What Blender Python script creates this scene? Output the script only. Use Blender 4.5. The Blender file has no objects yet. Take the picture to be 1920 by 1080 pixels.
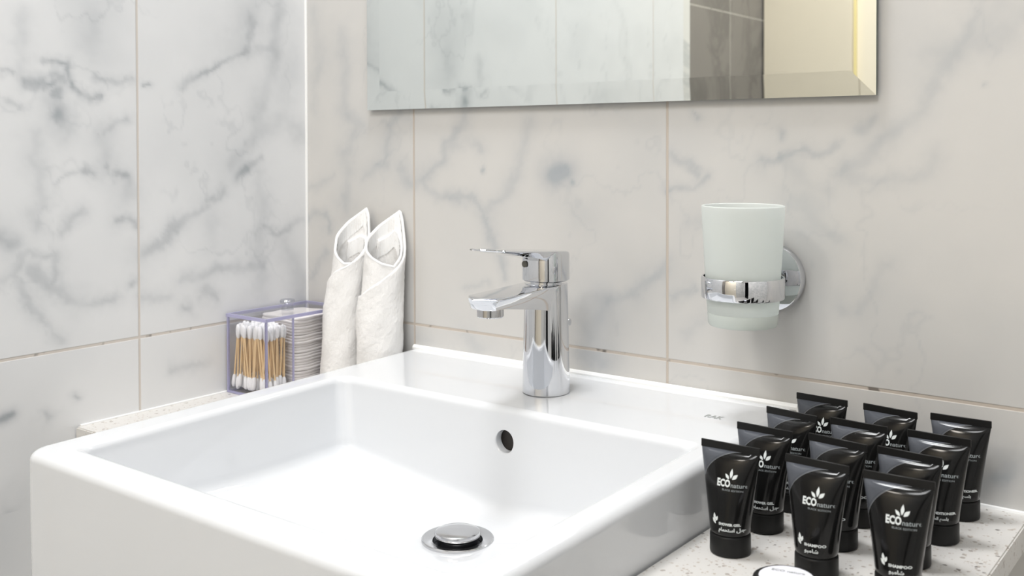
import bpy, bmesh, math, random
import numpy as np
from mathutils import Vector, Matrix
random.seed(7)
C = bpy.context.scene.collection
SC = bpy.context.scene
H = 1.142                      # camera height; measured heights below are relative to the camera
ZC = -0.2924 + H               # counter top
ZB = -0.2377 + H               # basin rim
ZG = -0.2110 + H               # horizontal grout line
JX, JY, TW, TH = 0.1853, -0.2401, 0.333, 0.600
CEIL = 2.45

# ------------------------------------------------------------------ camera
cd = bpy.data.cameras.new('camera'); cam = bpy.data.objects.new('camera', cd); C.objects.link(cam)
F_ = Vector((-0.60636, 0.79501, -0.01686)); R_ = Vector((0.79514, 0.60641, -0.00256)); U_ = Vector((-0.00819, 0.01496, 0.99985))
M = Matrix((R_, U_, -F_)).transposed().to_4x4(); M.translation = Vector((1.00141, -0.8815, H)); cam.matrix_world = M
cd.sensor_width = 36; cd.lens = 1924.3/1920*36; cd.shift_y = -(540-300.87)/1920; cd.clip_start = 0.01
SC.camera = cam
cd.dof.use_dof = True; cd.dof.focus_distance = 0.92; cd.dof.aperture_fstop = 11.0
SC.view_settings.view_transform = 'Standard'; SC.view_settings.look = 'None'
SC.view_settings.exposure = -0.25; SC.view_settings.gamma = 1.0; SC.view_settings.use_curve_mapping = False
try: SC.cycles.max_bounces = 14; SC.cycles.transparent_max_bounces = 24; SC.cycles.caustics_reflective = False; SC.cycles.blur_glossy = 1.0; SC.cycles.use_denoising = True
except Exception: pass

# ------------------------------------------------------------------ world and lamps
w = bpy.data.worlds.new('world'); SC.world = w; w.use_nodes = True
w.node_tree.nodes['Background'].inputs[0].default_value = (0.9, 0.95, 1, 1)
w.node_tree.nodes['Background'].inputs[1].default_value = 0.3
LAMPS = [  # x, y, size, watts, colour
    (0.38, -0.27, 0.34, 16.5, (0.985, 0.99, 1.0)),
    (0.85, -1.35, 0.60, 19.5, (0.985, 0.99, 1.0)),  # added fill lamp, unseen, flattens the light across the room
    (0.25, -1.85, 0.30, 13.0, (1.0, 0.93, 0.84)),  # added warm lamp, unseen, put in to brighten the cream door
]
def lamp_light(x, y, s, watts, col, parent):
    l = bpy.data.lights.new('lamp_light', 'AREA'); l.shape = 'DISK'; l.size = s; l.energy = watts; l.color = col
    o = bpy.data.objects.new('lamp_light', l); C.objects.link(o); o.parent = parent; o.location = (0, 0, -0.022); return o

# ------------------------------------------------------------------ materials
def newmat(name):
    m = bpy.data.materials.new(name); m.use_nodes = True; nt = m.node_tree
    return m, nt, nt.nodes['Principled BSDF']
def simple(name, col, rough=0.5, metal=0.0, spec=0.5, noise=0.0, scale=60, bump=0.0, coat=0.0, trans=0.0, ior=1.45, sss=0.0):
    m, nt, b = newmat(name); N = nt.nodes; L = nt.links
    b.inputs['Base Color'].default_value = (*col, 1); b.inputs['Roughness'].default_value = rough
    b.inputs['Metallic'].default_value = metal; b.inputs['Specular IOR Level'].default_value = spec
    b.inputs['Coat Weight'].default_value = coat; b.inputs['Transmission Weight'].default_value = trans; b.inputs['IOR'].default_value = ior
    if sss: b.inputs['Subsurface Weight'].default_value = sss; b.inputs['Subsurface Radius'].default_value = (.01, .01, .01); b.inputs['Subsurface Scale'].default_value = 1
    if noise or bump:
        tc = N.new('ShaderNodeTexCoord'); nz = N.new('ShaderNodeTexNoise'); nz.inputs['Scale'].default_value = scale; nz.inputs['Detail'].default_value = 4
        L.new(tc.outputs['Object'], nz.inputs['Vector'])
        if noise:
            mx = N.new('ShaderNodeMix'); mx.data_type = 'RGBA'
            mx.inputs[6].default_value = (*[c*(1-noise) for c in col], 1); mx.inputs[7].default_value = (*[min(1, c*(1+noise)) for c in col], 1)
            L.new(nz.outputs['Fac'], mx.inputs[0]); L.new(mx.outputs[2], b.inputs['Base Color'])
        if bump:
            bp = N.new('ShaderNodeBump'); bp.inputs['Strength'].default_value = bump; bp.inputs['Distance'].default_value = 0.001
            L.new(nz.outputs['Fac'], bp.inputs['Height']); L.new(bp.outputs['Normal'], b.inputs['Normal'])
    return m
def mth(nt, op, a, b=None, c=None, clamp=False):
    n = nt.nodes.new('ShaderNodeMath'); n.operation = op; n.use_clamp = clamp
    for i, v in enumerate((a, b, c)):
        if v is None: continue
        if isinstance(v, (int, float)): n.inputs[i].default_value = v
        else: nt.links.new(v, n.inputs[i])
    return n.outputs[0]
def mixc(nt, f, a, b):
    n = nt.nodes.new('ShaderNodeMix'); n.data_type = 'RGBA'
    if isinstance(f, (int, float)): n.inputs[0].default_value = f
    else: nt.links.new(f, n.inputs[0])
    for i, v in ((6, a), (7, b)):
        if isinstance(v, tuple): n.inputs[i].default_value = (*v, 1) if len(v) == 3 else v
        else: nt.links.new(v, n.inputs[i])
    return n.outputs[2]
def marble(name, ax, j0, base, vein, grout, attr=True, rough=0.22, gw=0.0013, dark=False):
    m, nt, b = newmat(name); N = nt.nodes; L = nt.links
    tc = N.new('ShaderNodeTexCoord'); sp = N.new('ShaderNodeSeparateXYZ'); L.new(tc.outputs['Object'], sp.inputs[0])
    u = sp.outputs[ax]; z = sp.outputs[2]
    def line(v, o, per, w):
        f = mth(nt, 'FRACT', mth(nt, 'DIVIDE', mth(nt, 'SUBTRACT', v, o - per/2), per))
        d = mth(nt, 'MULTIPLY', mth(nt, 'ABSOLUTE', mth(nt, 'SUBTRACT', f, 0.5)), per)
        return mth(nt, 'SUBTRACT', 1.0, mth(nt, 'DIVIDE', mth(nt, 'SUBTRACT', d, w*0.7), w*0.6, clamp=True), clamp=True)
    gu = line(u, j0, TW, gw); gz = line(z, ZG, TH, gw*1.15); g = mth(nt, 'MAXIMUM', gu, gz)
    nz = N.new('ShaderNodeTexNoise'); nz.inputs['Scale'].default_value = 9; nz.inputs['Detail'].default_value = 6; nz.inputs['Distortion'].default_value = 0.6
    L.new(tc.outputs['Object'], nz.inputs['Vector'])
    if attr:
        at = N.new('ShaderNodeAttribute'); at.attribute_name = 'marble_veins'; vf = at.outputs['Fac']
    else:
        wv = N.new('ShaderNodeTexNoise'); wv.inputs['Scale'].default_value = 3.2; wv.inputs['Detail'].default_value = 7; wv.inputs['Roughness'].default_value = .6; wv.inputs['Distortion'].default_value = 1.2
        L.new(tc.outputs['Object'], wv.inputs['Vector'])
        d = mth(nt, 'ABSOLUTE', mth(nt, 'SUBTRACT', wv.outputs['Fac'], 0.5))
        vf = mth(nt, 'MULTIPLY', mth(nt, 'SUBTRACT', 1.0, mth(nt, 'MULTIPLY', d, 14.0), clamp=True), 0.5)
    c = mixc(nt, mth(nt, 'MULTIPLY', mth(nt, 'SUBTRACT', nz.outputs['Fac'], 0.35), 0.22, clamp=True), base, tuple(0.93*x+0.07*y for x, y in zip(base, vein)))
    c = mixc(nt, vf, c, vein)
    # scattered dark spots along the horizontal grout
    dn = N.new('ShaderNodeTexNoise'); dn.inputs['Scale'].default_value = 55; L.new(tc.outputs['Object'], dn.inputs['Vector'])
    dk = mth(nt, 'MULTIPLY', mth(nt, 'MULTIPLY', mth(nt, 'SUBTRACT', dn.outputs['Fac'], 0.63), 12.0, clamp=True), gz)
    gc = mixc(nt, dk, grout, tuple(x*0.35 for x in grout))
    c = mixc(nt, g, c, gc); L.new(c, b.inputs['Base Color'])
    L.new(mth(nt, 'MULTIPLY_ADD', g, 0.5, rough), b.inputs['Roughness'])
    bp = N.new('ShaderNodeBump'); bp.invert = True; bp.inputs['Strength'].default_value = 0.5; bp.inputs['Distance'].default_value = 0.0008
    L.new(g, bp.inputs['Height']); L.new(bp.outputs['Normal'], b.inputs['Normal'])
    b.inputs['Specular IOR Level'].default_value = 0.4
    return m
VEIN = (0.36, 0.385, 0.41)
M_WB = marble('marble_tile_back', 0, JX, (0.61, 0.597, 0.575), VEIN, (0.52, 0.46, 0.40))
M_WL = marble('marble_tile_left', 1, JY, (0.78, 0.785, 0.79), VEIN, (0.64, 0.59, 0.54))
M_WR = marble('marble_tile_side', 1, JY, (0.74, 0.74, 0.73), VEIN, (0.6, 0.55, 0.49), attr=False)
M_WE = marble('marble_tile_end', 0, JX, (0.74, 0.73, 0.70), VEIN, (0.6, 0.55, 0.49), attr=False)
M_GREY = marble('grey_marble_tile', 1, JY-.085, (0.215, 0.205, 0.20), (0.10, 0.10, 0.10), (0.50, 0.49, 0.46), attr=False)
M_CREAM = simple('cream_lacquer', (0.86, 0.79, 0.66), 0.35, noise=.03, scale=6)
M_DARK = simple('added_black_hall', (0.02, 0.02, 0.022), 0.6)  # added hall, its darkness put into a near-black colour
M_CEIL = simple('ceiling_paint', (0.86, 0.86, 0.85), 0.8)
M_FLOOR = simple('floor_tile', (0.70, 0.69, 0.67), 0.35, noise=.1, scale=4)
M_CAULK = simple('white_silicone', (0.88, 0.88, 0.87), 0.3, bump=.1, scale=80)
M_CER = simple('white_ceramic', (0.70, 0.715, 0.735), 0.06, spec=.5, coat=.3)
M_CHROME = simple('chrome', (0.70, 0.71, 0.735), 0.035, metal=1.0)
M_CHROME2 = simple('brushed_chrome', (0.60, 0.60, 0.61), 0.16, metal=1.0)
M_BLACKRUB = simple('black_rubber', (0.015, 0.016, 0.02), 0.3)
M_HOLE = simple('dark_overflow_insert', (0.035, 0.03, 0.027), 0.35, metal=.6)
M_MIRROR = simple('mirror_silvering', (0.86, 0.895, 0.875), 0.0, metal=1.0)
M_MEDGE = simple('mirror_edge', (0.12, 0.15, 0.13), 0.3)
M_TERRY = simple('white_terry', (0.885, 0.875, 0.86), 0.95, spec=.05, bump=.6, scale=1300)
M_HEM = simple('white_hem', (0.93, 0.93, 0.925), 0.8, spec=.2, bump=.3, scale=1500)
M_COTTON = simple('cotton_wool', (0.93, 0.93, 0.93), 1.0, spec=.05, bump=.5, scale=1200)
M_PAD = simple('cotton_pad', (0.95, 0.91, 0.87), 1.0, spec=.05, bump=.5, scale=1200, noise=.05)
M_STICK = simple('pale_wood_stick', (0.86, 0.62, 0.34), 0.6, noise=.10, scale=200)
M_BLK = simple('black_plastic', (0.010, 0.010, 0.010), 0.42, spec=.28)
M_PRINT = simple('white_print', (0.72, 0.76, 0.76), 0.5)
M_PRINTG = simple('grey_print', (0.30, 0.33, 0.34), 0.5)
M_LABEL = simple('white_paper_label', (0.76, 0.76, 0.82), 0.4)
M_LOGO = simple('grey_print_on_ceramic', (0.36, 0.38, 0.37), 0.4)
M_LAV = simple('lavender_tinted_acrylic_edge', (0.52, 0.51, 0.74), 0.15, trans=.25, ior=1.3)
M_IND = simple('grey_indicator', (0.20, 0.19, 0.16), 0.35)
M_BRASS = simple('yellow_trim', (0.86, 0.74, 0.36), 0.3)
M_DIFF = simple('lamp_diffuser', (0.9, 0.9, 0.9), 0.5)
def glassy(name, tint, g=0.08, rough=0.03, diff=0.0):
    m, nt, b = newmat(name); N = nt.nodes; L = nt.links; N.remove(b)
    t = N.new('ShaderNodeBsdfTransparent'); t.inputs[0].default_value = (*tint, 1)
    gl = N.new('ShaderNodeBsdfGlossy'); gl.inputs['Roughness'].default_value = rough
    fr = N.new('ShaderNodeLayerWeight'); fr.inputs[0].default_value = .5
    mx = N.new('ShaderNodeMixShader'); L.new(mth(nt, 'ADD', mth(nt, 'MULTIPLY', mth(nt, 'POWER', fr.outputs['Facing'], 4.0), .5), g, clamp=True), mx.inputs[0]); L.new(t.outputs[0], mx.inputs[1]); L.new(gl.outputs[0], mx.inputs[2])
    L.new(mx.outputs[0], N['Material Output'].inputs[0]); return m
M_ACR = glassy('clear_acrylic', (0.985, 0.985, 0.995), .03)
M_KNOBG = glassy('clear_acrylic_knob', (0.86, 0.87, 0.90), .12)
def frosted():
    m, nt, b = newmat('frosted_glass'); N = nt.nodes; L = nt.links
    b.inputs['Base Color'].default_value = (0.90, 0.925, 0.91, 1); b.inputs['Roughness'].default_value = .45
    b.inputs['Transmission Weight'].default_value = 0.35; b.inputs['IOR'].default_value = 1.2
    tl = N.new('ShaderNodeBsdfTranslucent'); tl.inputs[0].default_value = (0.93, 0.955, 0.94, 1)
    mx = N.new('ShaderNodeMixShader'); mx.inputs[0].default_value = .45
    L.new(b.outputs[0], mx.inputs[1]); L.new(tl.outputs[0], mx.inputs[2]); L.new(mx.outputs[0], N['Material Output'].inputs[0]); return m
M_FROST = frosted()
M_FROSTB = simple('thick_glass_base', (0.80, 0.86, 0.82), .25, trans=.3, ior=1.3)
def terrazzo():
    m, nt, b = newmat('speckled_white_stone'); N = nt.nodes; L = nt.links
    tc = N.new('ShaderNodeTexCoord'); c = None
    base = (0.66, 0.645, 0.62)
    cur = base
    for sc, th, col in ((230, .30, (0.40, 0.36, 0.33)), (140, .17, (0.20, 0.18, 0.17)), (380, .34, (0.50, 0.45, 0.40))):
        v = N.new('ShaderNodeTexVoronoi'); v.inputs['Scale'].default_value = sc; v.inputs['Randomness'].default_value = 1
        mp = N.new('ShaderNodeMapping'); mp.inputs['Location'].default_value = (sc*.013, .3, .1); mp.inputs['Rotation'].default_value = (0, 0, sc); L.new(tc.outputs['Object'], mp.inputs[0]); 
        nz = N.new('ShaderNodeTexNoise'); nz.inputs['Scale'].default_value = sc*1.5; L.new(mp.outputs[0], nz.inputs['Vector'])
        va = N.new('ShaderNodeVectorMath'); va.operation = 'MULTIPLY_ADD'; L.new(nz.outputs['Color'], va.inputs[0]); va.inputs[1].default_value = (.6/sc,)*3; L.new(mp.outputs[0], va.inputs[2])
        L.new(va.outputs[0], v.inputs['Vector'])
        sep = N.new('ShaderNodeSeparateColor'); L.new(v.outputs['Color'], sep.inputs[0])
        thr = mth(nt, 'MULTIPLY', mth(nt, 'POWER', sep.outputs[0], 2.0), th*1.7)
        f = mth(nt, 'MULTIPLY', mth(nt, 'SUBTRACT', thr, v.outputs['Distance']), 25.0, clamp=True)
        f = mth(nt, 'MULTIPLY', f, mth(nt, 'GREATER_THAN', sep.outputs[1], 0.5))
        cur = mixc(nt, f, cur, col)
    L.new(cur, b.inputs['Base Color']); b.inputs['Roughness'].default_value = .3
    return m
M_STONE = terrazzo()
def tube_mat():
    m, nt, b = newmat('black_tube_with_grey_panel'); N = nt.nodes; L = nt.links
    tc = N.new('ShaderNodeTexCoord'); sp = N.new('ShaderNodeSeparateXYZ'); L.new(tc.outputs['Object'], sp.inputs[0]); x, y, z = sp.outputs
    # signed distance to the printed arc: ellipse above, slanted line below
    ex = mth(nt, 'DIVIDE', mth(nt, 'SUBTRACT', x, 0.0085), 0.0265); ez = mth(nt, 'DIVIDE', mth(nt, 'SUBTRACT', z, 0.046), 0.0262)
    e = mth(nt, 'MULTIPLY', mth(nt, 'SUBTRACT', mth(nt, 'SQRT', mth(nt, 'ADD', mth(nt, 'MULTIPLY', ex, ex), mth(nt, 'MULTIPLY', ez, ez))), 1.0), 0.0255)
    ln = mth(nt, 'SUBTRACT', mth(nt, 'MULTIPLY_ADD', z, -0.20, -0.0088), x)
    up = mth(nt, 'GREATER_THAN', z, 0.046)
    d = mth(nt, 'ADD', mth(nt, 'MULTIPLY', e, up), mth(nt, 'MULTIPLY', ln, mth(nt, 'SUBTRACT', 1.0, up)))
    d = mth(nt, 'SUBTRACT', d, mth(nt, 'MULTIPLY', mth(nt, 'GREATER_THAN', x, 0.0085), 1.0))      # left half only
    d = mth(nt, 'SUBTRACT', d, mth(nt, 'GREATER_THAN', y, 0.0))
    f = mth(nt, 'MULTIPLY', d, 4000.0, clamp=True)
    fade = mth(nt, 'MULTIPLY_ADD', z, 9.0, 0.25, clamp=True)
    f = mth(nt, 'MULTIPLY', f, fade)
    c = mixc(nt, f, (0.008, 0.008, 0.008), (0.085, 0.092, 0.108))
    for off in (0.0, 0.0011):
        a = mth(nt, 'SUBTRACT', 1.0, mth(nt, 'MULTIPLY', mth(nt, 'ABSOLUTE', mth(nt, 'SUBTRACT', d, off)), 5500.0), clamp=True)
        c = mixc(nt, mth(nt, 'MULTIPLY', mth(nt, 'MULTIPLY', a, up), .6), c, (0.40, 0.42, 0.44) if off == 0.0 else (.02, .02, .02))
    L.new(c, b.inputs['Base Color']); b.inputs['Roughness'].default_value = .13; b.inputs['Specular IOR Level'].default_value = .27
    return m
M_TUBE = tube_mat()

# ------------------------------------------------------------------ helpers
def obj(name, bm, m, parent=None, smooth=True, angle=35):
    me = bpy.data.meshes.new(name)
    if isinstance(bm, bmesh.types.BMesh):
        bmesh.ops.recalc_face_normals(bm, faces=bm.faces); bm.to_mesh(me); bm.free()
    else: me.from_pydata(*bm); me.update()
    if smooth:
        me.polygons.foreach_set('use_smooth', [True]*len(me.polygons))
        if angle: me.set_sharp_from_angle(angle=math.radians(angle))
    me.materials.append(m)
    o = bpy.data.objects.new(name, me); C.objects.link(o)
    if parent: o.parent = parent
    return o
def tag(o, label, cat, group=None):
    o['label'] = label; o['category'] = cat
    if group: o['group'] = group
    return o
def thing(name, label, cat, loc=(0, 0, 0), group=None):
    o = bpy.data.objects.new(name, None); C.objects.link(o); o.location = loc; o.empty_display_size = .01
    return tag(o, label, cat, group)
def struct(o): o['kind'] = 'structure'; return o
def box(bm, x0, x1, y0, y1, z0, z1):
    v = [bm.verts.new(p) for p in ((x0,y0,z0),(x1,y0,z0),(x1,y1,z0),(x0,y1,z0),(x0,y0,z1),(x1,y0,z1),(x1,y1,z1),(x0,y1,z1))]
    fs = [bm.faces.new([v[i] for i in f]) for f in ((0,3,2,1),(4,5,6,7),(0,1,5,4),(1,2,6,5),(2,3,7,6),(3,0,4,7))]
    return v, fs
def boxbm(*a, bev=0.0, seg=2):
    bm = bmesh.new(); box(bm, *a)
    if bev: bmesh.ops.bevel(bm, geom=bm.edges[:], offset=bev, segments=seg, profile=.5, affect='EDGES')
    return bm
def loft(bm, loops, cap0=True, cap1=True):
    rows = [[bm.verts.new(p) for p in l] for l in loops]
    n = len(rows[0])
    for a, b in zip(rows, rows[1:]):
        for i in range(n):
            j = (i+1) % n; bm.faces.new((a[i], a[j], b[j], b[i]))
    if cap0: bm.faces.new(rows[0][::-1])
    if cap1: bm.faces.new(rows[-1])
    return rows
def lathe(bm, prof, n=48, c=(0, 0, 0), axis='z', cap=True):
    loops = []
    for r, h in prof:
        l = []
        for i in range(n):
            a = 2*math.pi*i/n; p = (r*math.cos(a), r*math.sin(a), h)
            if axis == 'y': p = (p[0], p[2], p[1])
            if axis == 'x': p = (p[2], p[0], p[1])
            l.append((p[0]+c[0], p[1]+c[1], p[2]+c[2]))
        loops.append(l)
    return loft(bm, loops, cap, cap)
def tubebm(bm, pts, r, n=10, closed=False):
    pts = [Vector(p) for p in pts]; loops = []; prev = None
    for i, p in enumerate(pts):
        d = (pts[min(i+1, len(pts)-1)] - pts[max(i-1, 0)]).normalized()
        a = prev if prev is not None else (Vector((0, 0, 1)) if abs(d.z) < .9 else Vector((1, 0, 0)))
        a = (a - d*a.dot(d)).normalized(); prev = a; b = d.cross(a)
        rr = r[i] if isinstance(r, (list, tuple)) else r
        loops.append([tuple(p + (a*math.cos(2*math.pi*k/n) + b*math.sin(2*math.pi*k/n))*rr) for k in range(n)])
    loft(bm, loops)
def text_mesh(body, size, align='LEFT', bold=0.0, res=2):
    c = bpy.data.curves.new('print', 'FONT'); c.body = body; c.size = size; c.align_x = align; c.resolution_u = res; c.offset = bold; c.fill_mode = 'FRONT'
    o = bpy.data.objects.new('print', c); C.objects.link(o); bpy.context.view_layer.update()
    me = bpy.data.meshes.new_from_object(o.evaluated_get(bpy.context.evaluated_depsgraph_get()))
    vs = [tuple(v.co) for v in me.vertices]; fs = [tuple(p.vertices) for p in me.polygons]
    bpy.data.objects.remove(o); bpy.data.curves.remove(c); bpy.data.meshes.remove(me)
    return vs, fs

# ------------------------------------------------------------------ marble veins (a colour of the stone, on a fine grid)
VL = [([-0.349,0.088,-0.337,0.085,-0.322,0.084,-0.32,0.075,-0.313,0.061,-0.306,0.051,-0.295,0.049,-0.284,0.054],0.0023,0.5),([-0.362,0.064,-0.353,0.063,-0.339,0.063,-0.324,0.065],0.0036,0.55),([-0.331,0.052,-0.331,0.049],0.0041,0.5),([-0.33,0.033,-0.329,0.026],0.0063,0.5),([-0.341,0.046,-0.34,0.04],0.009,0.25),([-0.323,0.017,-0.32,0.013],0.0068,0.25),([-0.385,0.043,-0.368,0.034],0.0026,0.3),([-0.389,0.068,-0.375,0.07],0.0017,0.35),([-0.368,0.124,-0.369,0.095,-0.367,0.073],0.007,0.22),([-0.292,0.139,-0.295,0.1],0.0084,0.2),([-0.293,0.074,-0.279,0.068,-0.265,0.063,-0.245,0.07],0.0024,0.33),([-0.255,0.028,-0.271,0.022,-0.282,0.015],0.0033,0.45),([-0.282,0.015,-0.277,-0.003,-0.275,-0.021],0.0085,0.28),([-0.275,-0.021,-0.274,-0.024],0.0033,0.5),([-0.291,-0.026,-0.301,-0.028],0.0032,0.55),([-0.301,-0.028,-0.317,-0.033,-0.331,-0.041],0.0018,0.4),([-0.264,-0.032,-0.255,-0.034],0.0038,0.5),([-0.255,-0.034,-0.251,-0.057],0.0077,0.28),([-0.264,-0.082,-0.243,-0.084],0.0034,0.5),([-0.354,0.012,-0.352,-0.003,-0.358,-0.015,-0.347,-0.031,-0.349,-0.058,-0.357,-0.069,-0.353,-0.084],0.0058,0.25),([-0.391,-0.088,-0.387,-0.093,-0.379,-0.099],0.0066,0.5),([-0.305,-0.072,-0.32,-0.082,-0.33,-0.09],0.0032,0.35),([-0.391,-0.134,-0.382,-0.128,-0.374,-0.118,-0.359,-0.11,-0.336,-0.112,-0.335,-0.127,-0.339,-0.142],0.0036,0.36),([-0.374,-0.133,-0.364,-0.157,-0.347,-0.179,-0.329,-0.199],0.0036,0.33),([-0.359,-0.125,-0.344,-0.144,-0.32,-0.16,-0.288,-0.166,-0.267,-0.161],0.0043,0.33),([-0.248,-0.147,-0.246,-0.149],0.0034,0.4),([-0.086,0.15,-0.089,0.133,-0.094,0.113],0.0048,0.5),([-0.094,0.113,-0.108,0.103,-0.141,0.089,-0.168,0.075,-0.177,0.071,-0.186,0.064],0.0025,0.5),([-0.079,0.174,-0.087,0.154,-0.111,0.114],0.0158,0.25),([-0.094,0.113,-0.054,0.117,-0.052,0.107],0.0044,0.3),([-0.042,0.178,-0.051,0.119,-0.057,0.089,-0.073,0.051,-0.078,0.022,-0.095,-0.004,-0.115,-0.026],0.009,0.28),([-0.025,0.167,-0.023,0.113,-0.03,0.06],0.0167,0.15),([-0.109,-0.039,-0.095,-0.031],0.0037,0.65),([-0.095,-0.031,-0.073,-0.021],0.0032,0.4),([-0.129,-0.054,-0.133,-0.062,-0.148,-0.069],0.0031,0.4),([-0.156,-0.075,-0.194,-0.089,-0.206,-0.104,-0.224,-0.113],0.0044,0.33),([-0.231,0.067,-0.227,0.067],0.0015,0.5),([-0.078,0.019,-0.036,0.026,-0.005,0.014],0.0096,0.28),([-0.073,-0.053,-0.074,-0.137,-0.082,-0.175],0.007,0.2),([-0.071,-0.097,-0.045,-0.113,-0.006,-0.097],0.0034,0.3),([-0.144,-0.094,-0.141,-0.118],0.0093,0.25),([-0.235,-0.118,-0.216,-0.115,-0.197,-0.096,-0.181,-0.087],0.005,0.35),([-0.185,-0.154,-0.158,-0.153,-0.138,-0.144,-0.095,-0.148,-0.073,-0.147],0.0049,0.35),([-0.235,-0.17,-0.204,-0.174],0.005,0.28),([-0.183,-0.183,-0.181,-0.187],0.0045,0.4),([-0.158,-0.171,-0.141,-0.181],0.0052,0.35),([-0.076,-0.03,-0.072,-0.081,-0.081,-0.147,-0.073,-0.178],0.0098,0.2),([-0.04,-0.127,-0.015,-0.169,-0.01,-0.197],0.0113,0.25),([-0.392,-0.269,-0.382,-0.265],0.0026,0.7),([-0.35,-0.273,-0.343,-0.28],0.0027,0.35),([-0.313,-0.261,-0.311,-0.263],0.0023,0.5),([-0.2,-0.255,-0.155,-0.256],0.0036,0.3),([-0.385,-0.361,-0.385,-0.382,-0.39,-0.402],0.0061,0.3)]
VB = [([0.071,0.04,0.097,0.023,0.07,-0.014,0.074,-0.036,0.07,-0.078],0.0066,0.33),([0.065,0.138,0.074,0.098,0.07,0.04],0.0077,0.25),([0.016,0.168,0.026,0.1,0.01,0.047],0.0068,0.25),([0.089,0.032,0.091,0.027],0.006,0.35),([0.166,0.038,0.145,0.02,0.145,-0.004,0.14,-0.023,0.123,-0.029,0.101,-0.039],0.0054,0.38),([0.125,-0.027,0.13,-0.025],0.0021,0.5),([0.164,-0.031,0.168,-0.034],0.0052,0.35),([0.003,-0.093,0.032,-0.088,0.042,-0.098,0.037,-0.107],0.0039,0.5),([0.037,-0.137,0.013,-0.155,0.008,-0.168],0.0034,0.35),([0.049,-0.04,0.024,-0.054,0.005,-0.056],0.0028,0.3),([0.194,-0.04,0.213,-0.034,0.23,-0.019,0.237,-0.001,0.26,0.015,0.264,0.033],0.0045,0.42),([0.237,-0.004,0.268,-0.0,0.282,-0.001,0.286,-0.009],0.0039,0.3),([0.198,-0.043,0.221,-0.059,0.252,-0.061,0.278,-0.062,0.29,-0.076,0.299,-0.095,0.304,-0.111,0.314,-0.128,0.318,-0.144],0.0034,0.42),([0.194,-0.04,0.184,-0.047,0.172,-0.044],0.0052,0.3),([0.355,0.023,0.343,-0.004,0.339,-0.021,0.329,-0.041,0.311,-0.061,0.293,-0.076],0.0049,0.3),([0.383,-0.03,0.395,-0.03],0.0065,1.1),([0.407,-0.041,0.409,-0.042],0.0018,0.7),([0.288,-0.032,0.291,-0.033],0.0015,0.5),([0.389,-0.058,0.412,-0.076,0.446,-0.062],0.0112,0.12),([0.516,-0.119,0.5,-0.133,0.479,-0.15,0.449,-0.16],0.0045,0.33),([0.449,-0.16,0.428,-0.194,0.412,-0.172],0.0083,0.25),([0.259,-0.163,0.296,-0.156],0.002,0.25),([0.267,-0.218,0.281,-0.227],0.0059,0.3),([0.415,-0.216,0.444,-0.223],0.0072,0.3),([0.192,-0.226,0.204,-0.229],0.0072,0.25),([0.52,-0.047,0.543,-0.041,0.563,-0.035],0.0025,0.45),([0.522,-0.011,0.534,-0.019,0.551,-0.03],0.0025,0.35),([0.611,-0.018,0.633,-0.016,0.641,-0.014,0.666,-0.008,0.684,-0.003],0.0027,0.4),([0.632,-0.015,0.634,-0.016],0.002,0.5),([0.632,0.011,0.635,0.004],0.002,0.4),([0.691,-0.024,0.708,-0.013,0.728,0.005,0.741,0.016,0.754,0.029,0.766,0.052,0.778,0.067,0.791,0.089,0.799,0.114],0.005,0.33),([0.705,0.01,0.715,0.02],0.0034,0.4),([0.694,-0.024,0.715,-0.034,0.76,-0.029,0.766,-0.013],0.0044,0.25),([0.641,-0.056,0.659,-0.049,0.674,-0.076,0.688,-0.082],0.0054,0.27),([0.687,-0.143,0.689,-0.145],0.005,0.33),([0.728,-0.103,0.715,-0.121,0.702,-0.146],0.0038,0.26),([0.802,0.047,0.803,0.047],0.0011,0.5),([0.76,0.068,0.805,0.083,0.825,0.095,0.832,0.102],0.0083,0.25),([0.805,0.096,0.817,0.108],0.007,0.25),([0.526,-0.152,0.547,-0.139],0.0025,0.3),([0.539,-0.185,0.572,-0.152],0.0042,0.22),([0.548,0.027,0.551,0.026],0.0021,0.35),([0.805,-0.277,0.822,-0.266,0.828,-0.253],0.0077,0.35),([0.814,-0.272,0.82,-0.27],0.0064,0.4),([0.59,-0.075,0.563,-0.067,0.546,-0.077],0.0051,0.18),([0.642,-0.016,0.651,-0.035,0.68,-0.043],0.0062,0.2)]

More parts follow.
